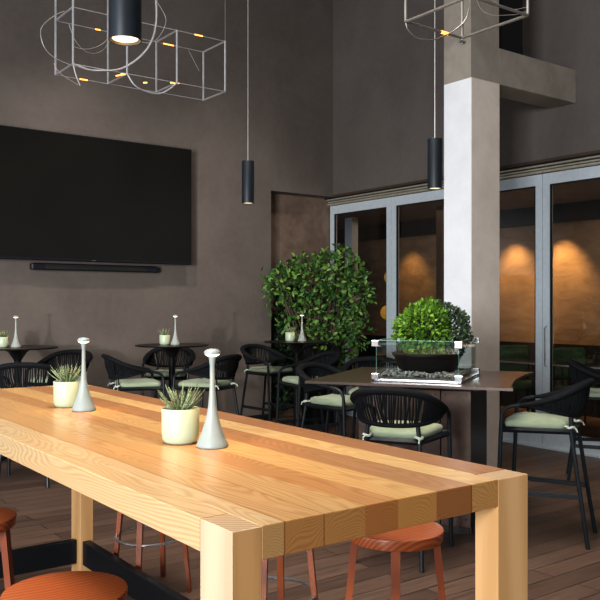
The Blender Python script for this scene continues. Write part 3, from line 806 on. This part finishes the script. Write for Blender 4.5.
MB().box(-.165,-.16,-1.6,1.6,.783,.802,.001).build('edge_strip',M['alu'],cn)
for y in (-1.5,0,1.5): MB().box(-.02,.02,y-.02,y+.02,0,.785).build('leg',M['black'],cn)
def make_globe():
    t=empty('globe_pendant')
    MB().lathe([(0,-.12)]+[(.12*sin(pi*k/16),-.12*cos(pi*k/16)) for k in range(1,16)]+[(0,.12)],28).build('globe',simple('amber_globe',(.6,.4,.08),.3,emit=(.9,.5,.08),estr=.35),t,60)
    MB().tube([(0,0,.12),(0,0,.9)],.003,6).build('cord',M['wire'],t)
    return tag(t,'x','lamp','amber globe pendants behind the glass')
gl=make_globe(); gl.location=(9.0,9.60,1.93); gl['label']='amber globe pendant behind the glass beside the door stile, the higher one'
g2=clone(gl,(9.1,9.80,1.36),0,'amber globe pendant behind the glass at the door stile, the lower one')

# ------------------------------------------------------------------ lights
def area(name,loc,target,sx,sy,power,col):
    l=bpy.data.lights.new(name,'AREA'); l.shape='RECTANGLE'; l.size=sx; l.size_y=sy; l.energy=power; l.color=col
    o=bpy.data.objects.new(name,l); C.objects.link(o); o.location=loc
    o.rotation_euler=(Vector(target)-Vector(loc)).to_track_quat('-Z','Y').to_euler(); return o
area('daylight_window',(XL-.1,-1.2,2.55),(3.5,5.2,1.5),2.6,2.4,860,(.93,.97,1.0))
area('daylight_window',(XL-.1,4.6,2.0),(4,4.6,1.5),4.0,2.8,130,(.90,.96,1.0))
area('daylight_rear',(1.0,YB-.1,2.5),(2.5,4,1.0),4.5,3.0,40,(1.0,.95,.88))
cb=area('overhead_fill',(1.6,3.2,ZC-.3),(2.0,3.4,0),3.0,4.0,150,(1.,.94,.86)); cb.data.spread=radians(95)  # added overhead fill for table and floor; the ceiling has no opening
def spot(name,loc,tgt,power,ang,col,r=.03,blend=.6):
    l=bpy.data.lights.new(name,'SPOT'); l.energy=power; l.spot_size=radians(ang); l.spot_blend=blend; l.color=col; l.shadow_soft_size=r
    o=bpy.data.objects.new(name,l); C.objects.link(o); o.location=loc
    o.rotation_euler=(Vector(tgt)-Vector(loc)).to_track_quat('-Z','Y').to_euler(); return o
WARM=(1.,.66,.34)
spot('ceiling_spot',(2.2,6.2,6.3),(3.9,8.7,1.2),520,46,(1.,.93,.87),.12,1.0)
spot('added_low_spot',(-1.8,2.9,1.35),(5.0,8.6,1.75),800,44,(1.,.95,.9),.07,1.0)  # added mid-room spot standing in for low window light on the wall
spot('ceiling_spot',(4.6,6.0,6.3),(5.4,8.7,1.6),330,42,(1.,.93,.87),.12,1.0)
for (x,y) in ((.977,2.131),(3.262,5.006),(3.688,3.56)): spot('pendant_spot',(x,y,2.215),(x,y,0),14,75,WARM)
for y,pw in ((7.62,120),(6.80,140),(9.72,40)): spot('wall_washer',(9.2,y,2.6),(9.6,y,1.6),pw,80,(1.,.62,.24),.04,.9)
def pt(name,loc,p,col=WARM,r=.02):
    l=bpy.data.lights.new(name,'POINT'); l.energy=p; l.color=col; l.shadow_soft_size=r
    o=bpy.data.objects.new(name,l); C.objects.link(o); o.location=loc
for (x,y,z) in ((1.314,2.222,1.05),(1.325,3.30,1.05),(2.514,7.964,1.08),(3.99,7.49,1.08),(5.5,7.33,1.08)):
    for k in range(4):
        a=k*pi/2+.4; spot('lamp_light',(x+.020*cos(a),y+.020*sin(a),z+.2835),(x+.17*cos(a),y+.17*sin(a),z),1.1,95,(1.,.52,.17),.004,.7)
area('interior_fill',(8.4,6.5,2.8),(8.4,6.5,0),.8,6.,16,(1.,.8,.6))  # added general fill for the room behind the glass

area('interior_up_fill',(8.3,6.0,1.0),(8.3,6.0,3),.5,5.,9,(1.,.85,.7))  # added upward fill that lifts the inner ceiling out of black
w=bpy.data.worlds.new('World'); bpy.context.scene.world=w; w.use_nodes=True
w.node_tree.nodes['Background'].inputs[0].default_value=(.62,.74,.9,1); w.node_tree.nodes['Background'].inputs[1].default_value=.6

# ------------------------------------------------------------------ camera
cam=bpy.data.cameras.new('camera'); co=bpy.data.objects.new('camera',cam); C.objects.link(co)
cam.sensor_width=36; cam.sensor_fit='HORIZONTAL'; cam.lens=815/600*36; cam.shift_y=4/600; cam.clip_start=.05
co.location=(0,0,H); co.rotation_euler=(radians(90),0,radians(53.26-90))
bpy.context.scene.camera=co
vs=bpy.context.scene.view_settings; vs.view_transform='Standard'; vs.look='Medium High Contrast'; vs.exposure=0
cy=bpy.context.scene.cycles
cy.use_denoising=True; cy.max_bounces=8; cy.transparent_max_bounces=16; cy.sample_clamp_indirect=6
